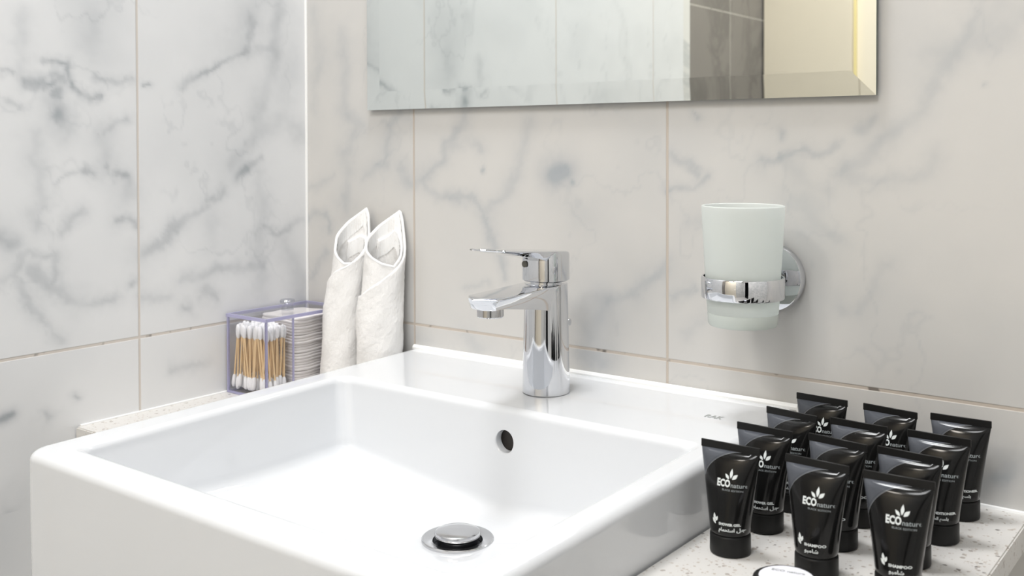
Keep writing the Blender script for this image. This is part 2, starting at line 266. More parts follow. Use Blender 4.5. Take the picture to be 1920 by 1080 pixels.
def vnoise(rs, u, v, f):
    g = rs.rand(64, 64); x = u*f; y = v*f; xi = np.floor(x).astype(int); yi = np.floor(y).astype(int); fx = x-xi; fy = y-yi
    fx = fx*fx*(3-2*fx); fy = fy*fy*(3-2*fy); G = lambda a, b: g[a % 64, b % 64]
    return (G(xi, yi)*(1-fx)+G(xi+1, yi)*fx)*(1-fy)+(G(xi, yi+1)*(1-fx)+G(xi+1, yi+1)*fx)*fy
def fbm(rs, u, v, f, o=4):
    s = 0; a = .5; t = 0
    for k in range(o): s = s+a*vnoise(rs, u, v, f*2**k); t += a; a *= .55
    return s/t
def veins(u, v, strokes, seed):
    rs = np.random.RandomState(seed)
    wu = u+(fbm(rs, u, v, 55, 4)-.5)*.016+(fbm(rs, u, v, 220, 2)-.5)*.004; wv = v+(fbm(rs, u, v, 55, 4)-.5)*.016+(fbm(rs, u, v, 220, 2)-.5)*.004
    mod = .45+1.0*fbm(rs, u, v, 45, 3); T = np.zeros_like(u)
    for pts, w, a in strokes:
        if a > .6: cu, cv = u+(wu-u)*.35, v+(wv-v)*.35
        else: cu, cv = wu, wv
        best = np.full(u.shape, 9.)
        P = [(pts[i], pts[i+1]) for i in range(0, len(pts), 2)]
        for (x0, y0), (x1, y1) in zip(P, P[1:]):
            dx, dy = x1-x0, y1-y0; q = dx*dx+dy*dy+1e-9
            t = np.clip(((cu-x0)*dx+(cv-y0)*dy)/q, 0, 1); best = np.minimum(best, np.hypot(cu-x0-t*dx, cv-y0-t*dy))
        g = a*(.50*np.exp(-(best/(w*1.15))**2)+.42*np.exp(-(best/(w*3.0))**2))
        T = np.maximum(T, g*mod) + .25*np.minimum(T, g*mod)
    cl = fbm(rs, u+9, v+5, 7, 4); T = T+np.clip((cl-.52)*.35, 0, .10)
    # veins where the photograph does not look: same kind, from noise
    n = fbm(rs, u*1+20, v*.6+3, 4.5, 5); far = np.exp(-((n-.5)/.018)**2)*.28*fbm(rs, u+3, v+1, 9, 2)
    T = np.clip(T*1.3, 0, .9)
    fil = fbm(rs, u+3, v*.8+7, 13, 5); T = T+np.exp(-((fil-.5)/.012)**2)*.16*np.clip((cl-.42)*5, 0, 1)+np.clip((fbm(rs, u+1, v+2, 11, 3)-.5)*.30, 0, .09)
    return T, far
def wall_grid(name, ax, patches, const, m, strokes, seed, inview):
    V = []; Fc = []; A = []
    for u0, u1, z0, z1, st in patches:
        nu = max(1, int(round((u1-u0)/st))); nz_ = max(1, int(round((z1-z0)/st)))
        U, Z = np.meshgrid(np.linspace(u0, u1, nu+1), np.linspace(z0, z1, nz_+1))
        T, far = veins(U, Z-H, strokes, seed); mask = inview(U, Z-H); T = np.clip(T+far*(1-mask), 0, .95)
        o = sum(len(x) for x in V)
        P = np.stack([U.ravel(), np.full(U.size, const), Z.ravel()], 1) if ax == 0 else np.stack([np.full(U.size, const), U.ravel(), Z.ravel()], 1)
        V.append(P); A.append(T.ravel())
        i = (np.arange(nz_)[:, None]*(nu+1)+np.arange(nu)[None]).ravel()+o
        q = np.stack([i, i+1, i+nu+2, i+nu+1], 1); Fc.append(q if ax == 0 else q[:, ::-1])
    V = np.concatenate(V); Fc = np.concatenate(Fc); A = np.concatenate(A)
    me = bpy.data.meshes.new(name); me.vertices.add(len(V)); me.vertices.foreach_set('co', V.astype(np.float32).ravel())
    me.loops.add(Fc.size); me.loops.foreach_set('vertex_index', Fc.astype(np.int32).ravel())
    me.polygons.add(len(Fc)); me.polygons.foreach_set('loop_start', (np.arange(len(Fc))*4).astype(np.int32))
    me.update(calc_edges=True)
    at = me.attributes.new('marble_veins', 'FLOAT', 'POINT'); at.data.foreach_set('value', A.astype(np.float32))
    me.materials.append(m); o = bpy.data.objects.new(name, me); C.objects.link(o); return struct(o)

# ================================================================== SETTING
sm = lambda x: np.clip(x, 0, 1)
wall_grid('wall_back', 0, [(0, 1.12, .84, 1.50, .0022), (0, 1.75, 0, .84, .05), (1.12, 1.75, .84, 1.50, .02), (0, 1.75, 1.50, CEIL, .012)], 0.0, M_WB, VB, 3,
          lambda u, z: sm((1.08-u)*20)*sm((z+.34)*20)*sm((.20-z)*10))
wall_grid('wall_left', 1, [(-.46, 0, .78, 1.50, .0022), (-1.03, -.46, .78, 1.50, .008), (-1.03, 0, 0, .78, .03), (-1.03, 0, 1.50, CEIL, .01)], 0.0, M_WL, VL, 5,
          lambda u, z: sm((u+.42)*20)*sm((.20-z)*12))
def quadwall(name, pts, m): return struct(obj(name, ([tuple(p) for p in pts], [], [tuple(range(4))]), m, smooth=False))
def slab(name, a, m): return struct(obj(name, boxbm(*a), m, smooth=False))
slab('wall_return', (-.35, -.0005, -1.06, -1.03, 0, CEIL), M_WE)
slab('wall_shower', (-.40, -.35, -2.30, -1.06, 0, CEIL), M_GREY)
slab('wall_end', (-.40, 1.80, -2.30, -2.25, 0, CEIL), M_WE)
slab('wall_right_near', (1.75, 1.80, -1.42, 0.05, 0, CEIL), M_WR)
slab('wall_right_far', (1.75, 1.80, -2.25, -2.02, 0, CEIL), M_WR)
slab('wall_right_over', (1.75, 1.80, -2.02, -1.42, 2.08, CEIL), M_WR)
slab('floor', (-.40, 1.80, -2.30, 0.05, -.05, 0.0), M_FLOOR)
slab('ceiling', (-.40, 1.80, -2.30, 0.05, CEIL, CEIL+.05), M_CEIL)
# added near-black hall and doorway, invented to give the chrome a dark streak
bm = bmesh.new(); box(bm, 2.6, 2.65, -2.4, -1.0, 0, CEIL); box(bm, 1.8, 2.65, -2.45, -2.4, 0, CEIL); box(bm, 1.8, 2.65, -1.0, -.95, 0, CEIL); box(bm, 1.8, 2.65, -2.4, -1.0, CEIL, CEIL+.05); box(bm, 1.8, 2.65, -2.4, -1.0, -.05, 0)
struct(obj('wall_added_hall', bm, M_DARK, smooth=False))
# cream wall panelling / door on the end wall
bm = bmesh.new()
for k in range(4):
    x0 = -.345+k*.305; box(bm, x0, x0+.303, -2.2495, -2.225, 0.0, 2.44)
d = struct(obj('door_1', bm, M_CREAM, smooth=False))
hb = bmesh.new(); tubebm(hb, [(.80, -2.225, 1.02), (.80, -2.18, 1.02), (.72, -2.18, 1.02)], .008); obj('door_handle', hb, M_CHROME, d)
slab('trim_3', (.190, .197, -2.224, -2.212, 0.0, 2.44), M_BRASS)
# corner and counter silicone
bm = bmesh.new(); tubebm(bm, [(.0006, -.0006, ZC-.02), (.0006, -.0006, CEIL)], .0019, 8); struct(obj('trim_1', bm, M_CAULK))
bm = bmesh.new(); tubebm(bm, [(.655, -.001, ZC), (.845, -.001, ZC)], .0022, 8); tubebm(bm, [(.001, -.001, ZC), (.18, -.001, ZC)], .002, 8); tubebm(bm, [(.001, -.001, ZC), (.001, -.31, ZC)], .0015, 8)
struct(obj('trim_2', bm, M_CAULK))
for i, (x, y, s, wt, col) in enumerate(LAMPS):
    t = thing('ceiling_lamp', ['round recessed ceiling lamp above the washbasin', 'added round ceiling fill lamp, unseen, in the middle of the room', 'added small warm ceiling lamp, unseen, brightening the cream door'][i], 'lamp', (x, y, CEIL))
    bm = bmesh.new(); lathe(bm, [(s/2+.02, -.0005), (s/2+.02, -.012), (s/2+.004, -.02), (s/2+.002, -.02), (s/2+.002, -.0005)], 48, cap=False); obj('lamp_frame', bm, M_CHROME2, t)
    bm = bmesh.new(); lathe(bm, [(s/2+.001, -.001), (s/2+.001, -.012)], 48); obj('lamp_diffuser', bm, M_DIFF, t)
    lamp_light(x, y, s, wt, col, t)

# ================================================================== WASHBASIN AND COUNTER
def tilt(p):   # the basin sits very slightly turned and falls a little to the front
    x, y, z = p; return (x+.01013*y, y-.01013*(x-.42), z+.0207*y+.0043*(x-.42))
def rrect(x0, x1, y0, y1, r, n=10, m=26):
    # n points per corner, m per side; r = (front-left, front-right, back-right, back-left)
    if not isinstance(r, (tuple, list)): r = (r,)*4
    out = []
    cs = [(x0+r[0], y0+r[0], 180, r[0]), (x1-r[1], y0+r[1], 270, r[1]), (x1-r[2], y1-r[2], 0, r[2]), (x0+r[3], y1-r[3], 90, r[3])]
    for k, (cx, cy, a0, rr) in enumerate(cs):
        arc = [(cx+rr*math.cos(math.radians(a0+90*i/(n-1))), cy+rr*math.sin(math.radians(a0+90*i/(n-1)))) for i in range(n)]
        out += arc
        nx = cs[(k+1) % 4]; a1 = math.radians(nx[2]); e = (nx[0]+nx[3]*math.cos(a1), nx[1]+nx[3]*math.sin(a1)); s = arc[-1]
        for j in range(1, m+1): out.append((s[0]+(e[0]-s[0])*j/(m+1), s[1]+(e[1]-s[1])*j/(m+1)))
    return out
OX0, OX1, OY0, OY1 = .1837, .6510, -.4640, -.0025
IX0, IX1, IY0, IY1 = .2197, .6257, -.4345, -.1461
DX, DY, DZ = .4335, -.2125, -.3348+H+.0
loops = []
def olo(ins, z, yb=None, rc=.014): return [(x, y, z) for x, y in rrect(OX0+ins, OX1-ins, OY0+ins, (OY1-ins*.4) if yb is None else yb, (rc, rc, .004, .004))]
loops.append(olo(.012, ZB-.155, -.040)); loops.append(olo(.003, ZB-.147, -.036)); loops.append(olo(.001, ZB-.135, -.036)); loops.append(olo(.0, ZC-.003, -.036)); loops.append(olo(0, ZC+.0018)); 
for k in range(0, 9):
    a = math.pi/2*k/8; ro = .0085
    loops.append(olo(ro*(1-math.cos(a)), ZB-ro+ro*math.sin(a), None, .014-.5*ro*(1-math.cos(a))))
def ilo(ins, z, dx=0, rc=.014):
    return [(x, y, z) for x, y in rrect(IX0+ins, IX1-ins, IY0+ins, IY1-ins, rc)]
for k in range(0, 8):
    a = math.pi/2*k/7; ri = .007
    loops.append(ilo(-ri*(1-math.sin(a)), ZB-ri*(1-math.cos(a))))
top_in = ilo(0, ZB-.008)
FX0, FX1, FY0, FY1 = .2315, .6140, -.422, -.1535
fl = rrect(FX0, FX1, FY0, FY1, .016)
def zedge(p):
    d = math.hypot(p[0]-DX, p[1]-DY); return DZ-.003+.145*max(0, d-.03)
zw = [zedge(p) for p in fl]; FR = .015
for s in np.linspace(.06, 1, 17):
    loops.append([(a[0]+(b[0]-a[0])*s, a[1]+(b[1]-a[1])*s, (ZB-.008)+((z+FR)-(ZB-.008))*s) for a, b, z in zip(top_in, fl, zw)])
def toward(p, dist):
    cx = min(max(p[0], FX0+.04), FX1-.04); cy = min(max(p[1], FY0+.04), FY1-.04); d = math.hypot(cx-p[0], cy-p[1]) or 1
    return (p[0]+(cx-p[0])/d*dist, p[1]+(cy-p[1])/d*dist)
for k in range(1, 8):
    a = math.pi/2*k/7; q = [toward(p, FR*(1-math.cos(a))) for p in fl]
    loops.append([(x, y, z+FR*(1-math.sin(a))) for (x, y), z in zip(q, zw)])
base = loops[-1]
for s in np.linspace(.08, 1, 12):
    l = []
    for x, y, z in base:
        an = math.atan2(y-DY, x-DX); ex, ey = DX+.0305*math.cos(an), DY+.0305*math.sin(an)
        l.append((x+(ex-x)*s, y+(ey-y)*s, z+(DZ-.0015-z)*(s**.95)))
    loops.append(l)
loops.append([(DX+.0225*math.cos(math.atan2(y-DY, x-DX)), DY+.0225*math.sin(math.atan2(y-DY, x-DX)), DZ-.003) for x, y, z in base])
loops.append([(DX+.0225*math.cos(math.atan2(y-DY, x-DX)), DY+.0225*math.sin(math.atan2(y-DY, x-DX)), DZ-.030) for x, y, z in base])
bm = bmesh.new(); loft(bm, [[tilt(p) for p in l] for l in loops])
basin = thing('wash_basin', 'white square ceramic washbasin set half over the speckled counter', 'washbasin', (.417, -.23, ZB-.155))
def local(o, parent):   # keep world-space mesh coordinates under an Empty
    o.parent = parent; o.matrix_parent_inverse = Matrix.Translation(-parent.location); return o
bowl = obj('basin_bowl', bm, M_CER, angle=50)
OVX, OVZ = .4325, -.2712+H
cb = bmesh.new(); lathe(cb, [(.0112, -.162), (.0112, -.150), (.0102, -.1465), (.0102, -.128)], 40, (OVX, 0, OVZ), 'y')
cut = obj('cutter', cb, M_CER)
md = bowl.modifiers.new('b', 'BOOLEAN'); md.operation = 'DIFFERENCE'; md.object = cut; md.solver = 'EXACT'
bpy.context.view_layer.update(); dg = bpy.context.evaluated_depsgraph_get()
nm = bpy.data.meshes.new_from_object(bowl.evaluated_get(dg)); bowl.modifiers.clear(); bowl.data = nm; nm.name = 'basin_bowl'; bowl.modifiers.new('n', 'WEIGHTED_NORMAL').keep_sharp = True
bpy.data.objects.remove(cut)
local(bowl, basin)
bm = bmesh.new(); lathe(bm, [(.0100, -.1400), (.0100, -.1365), (.0088, -.1355), (.0085, -.129)], 36, (OVX, 0, OVZ), 'y', cap=False)
lathe(bm, [(.0101, -.1395), (.0101, -.130)], 36, (OVX, 0, OVZ), 'y')
o = local(obj('overflow_hole', bm, M_HOLE), basin); o['label'] = 'dark round overflow opening in the back of the bowl'
vs, fs = text_mesh('RAK', .0115, bold=.0002)
o = obj('maker_mark', ([tilt((.5945+x*.75, -.0715+y, ZB+.0003)) for x, y, z in vs], [], fs), M_LOGO, smooth=False); local(o, basin); o['label'] = 'small grey printed letters on the back ledge'
# silicone bead behind the basin
bm = bmesh.new(); tubebm(bm, [tilt((.185, -.0026, ZB+.0006)), tilt((.30, -.0026, ZB+.0006)), tilt((.50, -.0026, ZB+.0006)), tilt((.652, -.0026, ZB+.0004)), tilt((.654, -.0015, ZB-.01)), tilt((.6535, -.001, ZC+.002))], .0036, 10)
struct(obj('trim_4', bm, M_CAULK))
# drain
dr = thing('basin_drain', 'round chrome click drain in the floor of the washbasin', 'drain', (DX, DY, DZ-.004))
dt = Vector(tilt((DX, DY, DZ)))
def dl(prof, n=56, cap=True):
    b = bmesh.new(); lathe(b, [(r, h) for r, h in prof], n, tuple(dt), cap=cap); return b
local(obj('drain_flange', dl([(.0312, -.0022), (.0312, -.0004), (.0303, .0004), (.0225, -.0008), (.0216, -.0016), (.0212, -.006), (.0212, -.024)], cap=False), M_CHROME2), dr)
local(obj('drain_seal', dl([(.0185, -.022), (.0208, -.022), (.0208, -.0068), (.0172, -.0052), (.0168, .0000), (.0155, .0006)]), M_BLACKRUB), dr)
local(obj('drain_stopper', dl([(.0150, .0005), (.0188, .0010), (.0198, .0024), (.0199, .0040), (.0192, .0056), (.0175, .0064), (.010, .0072), (.003, .0075), (.0002, .0076)]), M_CHROME2), dr)
# counter
P2 = [(.0018, -.3150), (.1780, -.3150), (.1818, -.0300), (.6530, -.0300), (.6490, -.3150), (.8400, -.3150), (.8400, -.0018), (.0018, -.0018)]
bm = bmesh.new(); vb = [bm.verts.new((x, y, ZC-.0195)) for x, y in P2]; vt = [bm.verts.new((x, y, ZC)) for x, y in P2]
bm.faces.new(vb[::-1]); bm.faces.new(vt)
for i in range(8): bm.faces.new((vb[i], vb[(i+1) % 8], vt[(i+1) % 8], vt[i]))
bmesh.ops.bevel(bm, geom=[e for e in bm.edges if all(v.co.z > ZC-.001 for v in e.verts)], offset=.0012, segments=2, affect='EDGES')
bmesh.ops.triangulate(bm, faces=[f for f in bm.faces if len(f.verts) > 4])
tag(obj('countertop', bm, M_STONE), 'white speckled stone countertop against the marble wall, around the washbasin', 'countertop')

# ================================================================== FAUCET
FXc, FYc = .4300, -.0790; FB = ZB-.0015
fa = thing('basin_mixer_tap', 'chrome single-lever mixer tap standing on the back ledge of the basin', 'tap', (FXc, FYc, FB))
def sq(a, b, e, n, ph=0):
    out = []
    for i in range(n):
        t = 2*math.pi*i/n; c, s = math.cos(t), math.sin(t)
        out.append((a*abs(c)**(2/e)*math.copysign(1, c), b*abs(s)**(2/e)*math.copysign(1, s)))
    return out
BT = 1.0080-H  # body top height (rel. to camera), negative
def Z(z): return z+H
bt = -.1340
bm = bmesh.new()
prof = [(.0224, 0), (.0229, .0006), (.0229, .002)] + [(.0229-(.0021)*k/10, .002+(bt-.0006-(FB-H)-.002)*k/10) for k in range(1, 11)] + [(.0204, bt-(FB-H)), (.0001, bt-(FB-H))]
lathe(bm, prof, 64)
# spout: cross-sections from inside the body out to the tip (local y), flat top, under-side drawn in
ST = []
for i in range(15):
    s = i/14; y = -.004-(.0885)*s                       # local y
    topz = (-.1342-.0024*s)-(FB-H)
    botz = (-.1600+.0125*min(1, s*1.15)**.9)-(FB-H)
    hw = .0208-(.0014)*min(1, s*1.6); hwb = .0150-.0010*s
    ST.append((y, topz, botz, hw, hwb))
ST += [(-.0941, ST[-1][1]-.0003, ST[-1][2]+.0015, .0176, .0125), (-.0955, ST[-1][1]-.0012, ST[-1][2]+.0045, .0168, .0115)]
loops = []
for y, tz, bz, hw, hwb in ST:
    l = []; n = 8
    l += [(-hw+.0012, y, tz), (0, y, tz+.0002), (hw-.0012, y, tz), (hw-.0002, y, tz-.0003), (hw, y, tz-.0012)]
    for k in range(1, 7):      # right side going down, rounded
        a = math.pi/2*k/6; l.append((hwb+(hw-hwb)*(1-math.sin(a)*.96)**.8*1.0, y, (tz-.0012)+(bz-tz+.0012)*(1-math.cos(a))))
    l += [(hwb*.6, y, bz-.0004), (0, y, bz-.0006), (-hwb*.6, y, bz-.0004)]
    for k in range(6, 0, -1):
        a = math.pi/2*k/6; l.append((-(hwb+(hw-hwb)*(1-math.sin(a)*.96)**.8), y, (tz-.0012)+(bz-tz+.0012)*(1-math.cos(a))))
    l += [(-hw, y, tz-.0012), (-hw+.0002, y, tz-.0003)]
    ss = min(1, max(0, (-y-.045)/.049)); ss = ss*ss*(3-2*ss)
    l = [(x, yy-.0150*ss*max(0, 1-(x/(hw+.0001))**2)*(1-.55*(tz-z)/(tz-bz+.001)), z) for x, yy, z in l]
    loops.append(l)
loft(bm, loops)
obj('tap_body', bm, M_CHROME, fa, angle=28)
bm = bmesh.new(); zb_ = ST[12][2]
az = ST[12][2]
prof = [(.0118, az+.004), (.0121, az-.0005), (.0121, az-.0068), (.0114, az-.0078), (.0098, az-.0078), (.0096, az-.0060), (.0002, az-.0060)]
lathe(bm, prof, 48, (0, -.0860, 0)); obj('aerator', bm, M_CHROME2, fa, angle=30)
# handle block and lever
bm = bmesh.new(); h0 = bt-(FB-H); h1 = -.1030-(FB-H)
l = []
for r, z, e in ((.0150, h0-.001, 2.2), (.0150, h0+.0020, 2.2), (.0196, h0+.0022, 2.6), (.0206, h0+.0034, 2.9), (.0206, h1-.0030, 2.9), (.0200, h1-.0008, 2.9), (.0185, h1, 2.9)):
    l.append([(x, y, z+(0 if z < h1-.005 else -.078*(y))) for x, y in sq(r, r, e, 72)])
loft(bm, l)
obj('handle_block', bm, M_CHROME, fa, angle=30)
bm = bmesh.new(); loops = []
for i in range(18):
    s = i/17; y = -.008-.0960*s                       # local
    zt = (h1+.0004)-.078*y-.0002+.0016*s*s
    th = .0050*(1-s)+.0050*max(0, 1-s*2.6)**2+.0022*math.sqrt(max(0, 1-s))+.0006; hw = (.0196-.0016*s) if s < .80 else .0183*math.sqrt(max(.02, 1-((s-.80)/.205)**2))
    hw = max(hw, .004)
    l = [(-hw, y, zt-.0009), (-hw+.0008, y, zt), (0, y, zt-.0002-.0004*s), (hw-.0008, y, zt), (hw, y, zt-.0009), (hw-.0008, y, zt-.0018), (hw*.72, y, zt-th*.9-.0008), (0, y, zt-th-.001), (-hw*.72, y, zt-th*.9-.0008), (-hw+.0008, y, zt-.0018)]
    loops.append(l)
loft(bm, loops); obj('lever', bm, M_CHROME, fa, angle=32)
bm = bmesh.new(); lathe(bm, [(.0031, -.0212), (.0031, -.0198)], 28, (-.0100, 0, h0+.0190), 'y'); o = obj('temperature_indicator', bm, M_IND, fa); o['label'] = 'small dark round dot on the handle'
bm = bmesh.new(); rz = (-.1745)-(FB-H)
tubebm(bm, [(-.0090, .0275, .0), (-.0090, .0275, rz)], .0016, 12); tubebm(bm, [(-.0095, .0270, rz-.001), (.0035, .0288, rz-.001), (.0045, .0289, rz-.001), (.0078, .0293, rz-.001)], [.0018, .0018, .0034, .0034], 16)
obj('pull_rod', bm, M_CHROME, fa)

# ================================================================== MIRROR
mx0, mx1, mz0, mz1 = .1168, .7206, .0398+H, 1.98
mr = thing('wall_mirror', 'large rectangular frameless mirror hung on the marble wall', 'mirror', ((mx0+mx1)/2, -.001, mz0))
bm = bmesh.new(); bw, bd = .0215, .0011; yf, yb = -.0085, -.0035
o_ = [(mx0, mz0), (mx1, mz0), (mx1, mz1), (mx0, mz1)]; i_ = [(mx0+bw, mz0+bw), (mx1-bw, mz0+bw), (mx1-bw, mz1-bw), (mx0+bw, mz1-bw)]
ov = [bm.verts.new((x, yf+bd, z)) for x, z in o_]; iv = [bm.verts.new((x, yf, z)) for x, z in i_]
bm.faces.new(iv)
for k in range(4): bm.faces.new((ov[k], ov[(k+1) % 4], iv[(k+1) % 4], iv[k]))
me = bpy.data.meshes.new('mirror_glass'); bmesh.ops.recalc_face_normals(bm, faces=bm.faces); bm.to_mesh(me); bm.free(); me.materials.append(M_MIRROR)
o = bpy.data.objects.new('mirror_glass', me); C.objects.link(o); local(o, mr)
local(obj('mirror_backing', boxbm(mx0, mx1, yf+bd+.0001, -.0045, mz0, mz1), M_MEDGE, smooth=False), mr)
local(obj('mirror_mount', boxbm(mx0+.04, mx1-.04, -.0045, -.0008, mz0+.04, mz1-.04), M_MEDGE, smooth=False), mr)

# ================================================================== TUMBLER HOLDER
hx, hy = .6272, -.0660; rz0, rz1 = -.1322+H, -.1142+H; pz = -.1215+H
hd = thing('tumbler_holder', 'chrome ring holder fixed to the marble wall by a round plate', 'toothbrush holder', (hx, -.001, pz))
bm = bmesh.new(); lathe(bm, [(.0296, -.0008), (.0300, -.0012), (.0300, -.0096), (.0296, -.0104), (.0290, -.0106), (.0001, -.0106)], 72, (hx, 0, pz), 'y'); local(obj('wall_plate', bm, M_CHROME), hd)
bm = boxbm(hx-.0065, hx+.0065, -.0335, -.0104, pz-.0075, pz+.0075, bev=.0015); local(obj('arm', bm, M_CHROME, angle=40), hd)
bm = bmesh.new(); lathe(bm, [(.0028, -.004), (.0028, .004)], 16, (hx+.0068, -.026, pz), 'x'); local(obj('set_screw', bm, M_IND), hd)
bm = bmesh.new()
pr = [(.0332, rz0), (.0347, rz0), (.0352, rz0+.0008), (.0352, rz1-.0008), (.0347, rz1), (.0332, rz1)]
rows = loft(bm, [[(hx+r*math.cos(2*math.pi*i/96), hy+r*math.sin(2*math.pi*i/96), z) for i in range(96)] for r, z in pr], False, False)
n = 96
for i in range(n): j = (i+1) % n; bm.faces.new((rows[-1][i], rows[-1][j], rows[0][j], rows[0][i]))
local(obj('ring', bm, M_CHROME), hd)
gt, gb = -.0535+H, -.1565+H
tg = thing('glass_tumbler', 'frosted glass tumbler standing in the chrome ring on the wall', 'glass', (hx, hy, gb))
ro = lambda z: .0292+(.0352-.0292)*((z-gb)/(gt-gb))
bm = bmesh.new(); b0 = gb+.012
prof = [(.0001, b0-.0005), (ro(b0)-.0001, b0-.0005), (ro(b0), b0)] + [(ro(b0+(gt-b0)*k/8), b0+(gt-b0)*k/8) for k in range(1, 8)] + [(ro(gt)-.0002, gt-.0006), (ro(gt)-.0011, gt), (ro(gt)-.0020, gt-.0006)] + [(ro(b0+(gt-b0)*k/8)-.0022, b0+(gt-b0)*k/8) for k in range(7, 0, -1)] + [(ro(b0)-.004, b0+.003), (.0001, b0+.002)]
lathe(bm, prof, 80, (hx, hy, 0)); local(obj('glass_wall', bm, M_FROST), tg)
bm = bmesh.new(); lathe(bm, [(.0001, gb+.0005), (ro(gb)-.004, gb), (ro(gb)-.0012, gb+.0006), (ro(gb), gb+.0025), (ro(b0)-.0001, b0-.0006), (.0001, b0-.0006)], 80, (hx, hy, 0)); local(obj('glass_base', bm, M_FROSTB), tg)

# ================================================================== FOLDED TOWELS
VR = Vector((.765, .644, 0)); VF = Vector((-.644, .765, 0))      # to the right of / away from the viewer, level
def towel(cx, cy, label, edge, rad, lean, phi0, phi1, gap=.0036, ht=.217):
    t = thing('rolled_towel', label, 'towel', (cx, cy, ZC))
    n = int((phi1-phi0)/5)+1; rows = 44; V = []; F = []; rs = np.random.RandomState(int(cx*1000))
    ph = [phi0+(phi1-phi0)*i/(n-1) for i in range(n)]
    ep = [e[0] for e in edge]; ev = [e[1] for e in edge]
    def pos(p, h, extra=0):
        r = np.interp(h, [a for a, _ in rad], [b for _, b in rad])-gap*((p-phi0)/360)+extra
        a = math.radians(p); lx = np.interp(h, [0, .1, ht], [0, lean*.35, lean])
        # soft, slightly squashed roll: phi 0 faces the viewer, 90 is to the right
        wob = .0005*math.sin(a*3+h*60)+.0004*math.sin(a*5-h*110)
        return VR*((r+wob)*math.sin(a)+lx)-VF*((r+wob)*math.cos(a)*(.94-.14*min(1, h/.17)))+Vector((0, 0, h))
    for i, p in enumerate(ph):
        he = float(np.interp(p, ep, ev))
        for k in range(rows):
            h = he*(k/(rows-1)); V.append(tuple(pos(p, h)))
    for i in range(n-1):
        for k in range(rows-1):
            a = i*rows+k; F.append((a, a+rows, a+rows+1, a+1))
    bm = bmesh.new(); bv = [bm.verts.new(v) for v in V]
    for f in F: bm.faces.new([bv[q] for q in f])
    bmesh.ops.subdivide_edges(bm, edges=bm.edges[:], cuts=1, use_grid_fill=True)
    me = bpy.data.meshes.new('cloth'); bm.to_mesh(me); bm.free()
    o = bpy.data.objects.new('cloth', me); C.objects.link(o); me.materials.append(M_TERRY)
    sd = o.modifiers.new('s', 'SOLIDIFY'); sd.thickness = .0028; sd.offset = -1
    tx = bpy.data.textures.new('loops', 'CLOUDS'); tx.noise_scale = .0019; tx.noise_depth = 1
    dm = o.modifiers.new('d', 'DISPLACE'); dm.texture = tx; dm.strength = .0011; dm.mid_level = .5; dm.texture_coords = 'LOCAL'
    tx2 = bpy.data.textures.new('folds', 'CLOUDS'); tx2.noise_scale = .014; tx2.noise_depth = 1
    dm = o.modifiers.new('d2', 'DISPLACE'); dm.texture = tx2; dm.strength = .0010; dm.mid_level = .5; dm.texture_coords = 'LOCAL'
    bpy.context.view_layer.update(); m2 = bpy.data.meshes.new_from_object(o.evaluated_get(bpy.context.evaluated_depsgraph_get())); o.modifiers.clear(); o.data = m2
    m2.polygons.foreach_set('use_smooth', [True]*len(m2.polygons)); o.parent = t
    # stitched hem along the top edge
    bm = bmesh.new(); pts = []
    p = phi0; rr_ = []
    while p <= phi1:
        he = float(np.interp(p, ep, ev)); pts.append(tuple(pos(p, he, -.0012))); rr_.append(.0012 if p < 85 else (.0016 if p < 400 else .0014)); p += 4
    tubebm(bm, pts, rr_, 8); obj('hem', bm, M_HEM, t); 
    # flat woven band just below the hem, with its little ribs
    bm = bmesh.new(); pr = None; p = max(phi0, 95); k = 0
    while p <= phi1:
        he = float(np.interp(p, ep, ev)); e = -.0034-(.0006 if k % 3 == 0 else 0)
        a = bm.verts.new(pos(p, he-.001, e)); b = bm.verts.new(pos(p, he-.020, e-.0002))
        if pr: bm.faces.new((pr[0], a, b, pr[1]))
        pr = (a, b); p += 3; k += 1
    obj('woven_band', bm, M_HEM, t, angle=None)
    return t
hh = lambda y: (726-y-7*min(1, max(0, (470-y)/80)))*.000648                 # photo row -> height above the counter at the towels
towel(.1570, -.0310, 'white terry towel rolled to a pointed hood, in front nearer the washbasin', 
      [(-100, hh(552)), (-60, hh(545)), (0, hh(518)), (50, hh(494)), (80, hh(475)), (100, hh(448)), (122, hh(410)), (138, hh(390)), (155, hh(398)), (185, hh(412)), (225, hh(432)), (262, hh(450)), (290, hh(462)), (325, hh(478)), (360, hh(488)), (400, hh(494)), (430, hh(478)), (455, hh(455)), (485, hh(432)), (500, hh(427)), (530, hh(440)), (570, hh(450))],
      [(0, .0255), (.05, .0275), (.09, .0285), (.13, .0270), (.16, .0265), (.22, .0255)], .0095, -100, 570)
towel(.1028, -.0392, 'white terry towel rolled to a pointed hood, behind, beside the clear box', 
      [(-100, hh(532)), (-70, hh(520)), (-40, hh(508)), (0, hh(496)), (60, hh(470)), (100, hh(440)), (120, hh(405)), (140, hh(388)), (158, hh(396)), (195, hh(412)), (235, hh(432)), (262, hh(447)), (285, hh(466)), (315, hh(482)), (345, hh(492)), (375, hh(492)), (410, hh(478)), (440, hh(462)), (470, hh(445)), (500, hh(442)), (560, hh(455))],
      [(0, .0252), (.05, .0262), (.10, .0258), (.14, .0240), (.18, .0235), (.22, .0225)], .0170, -100, 560)

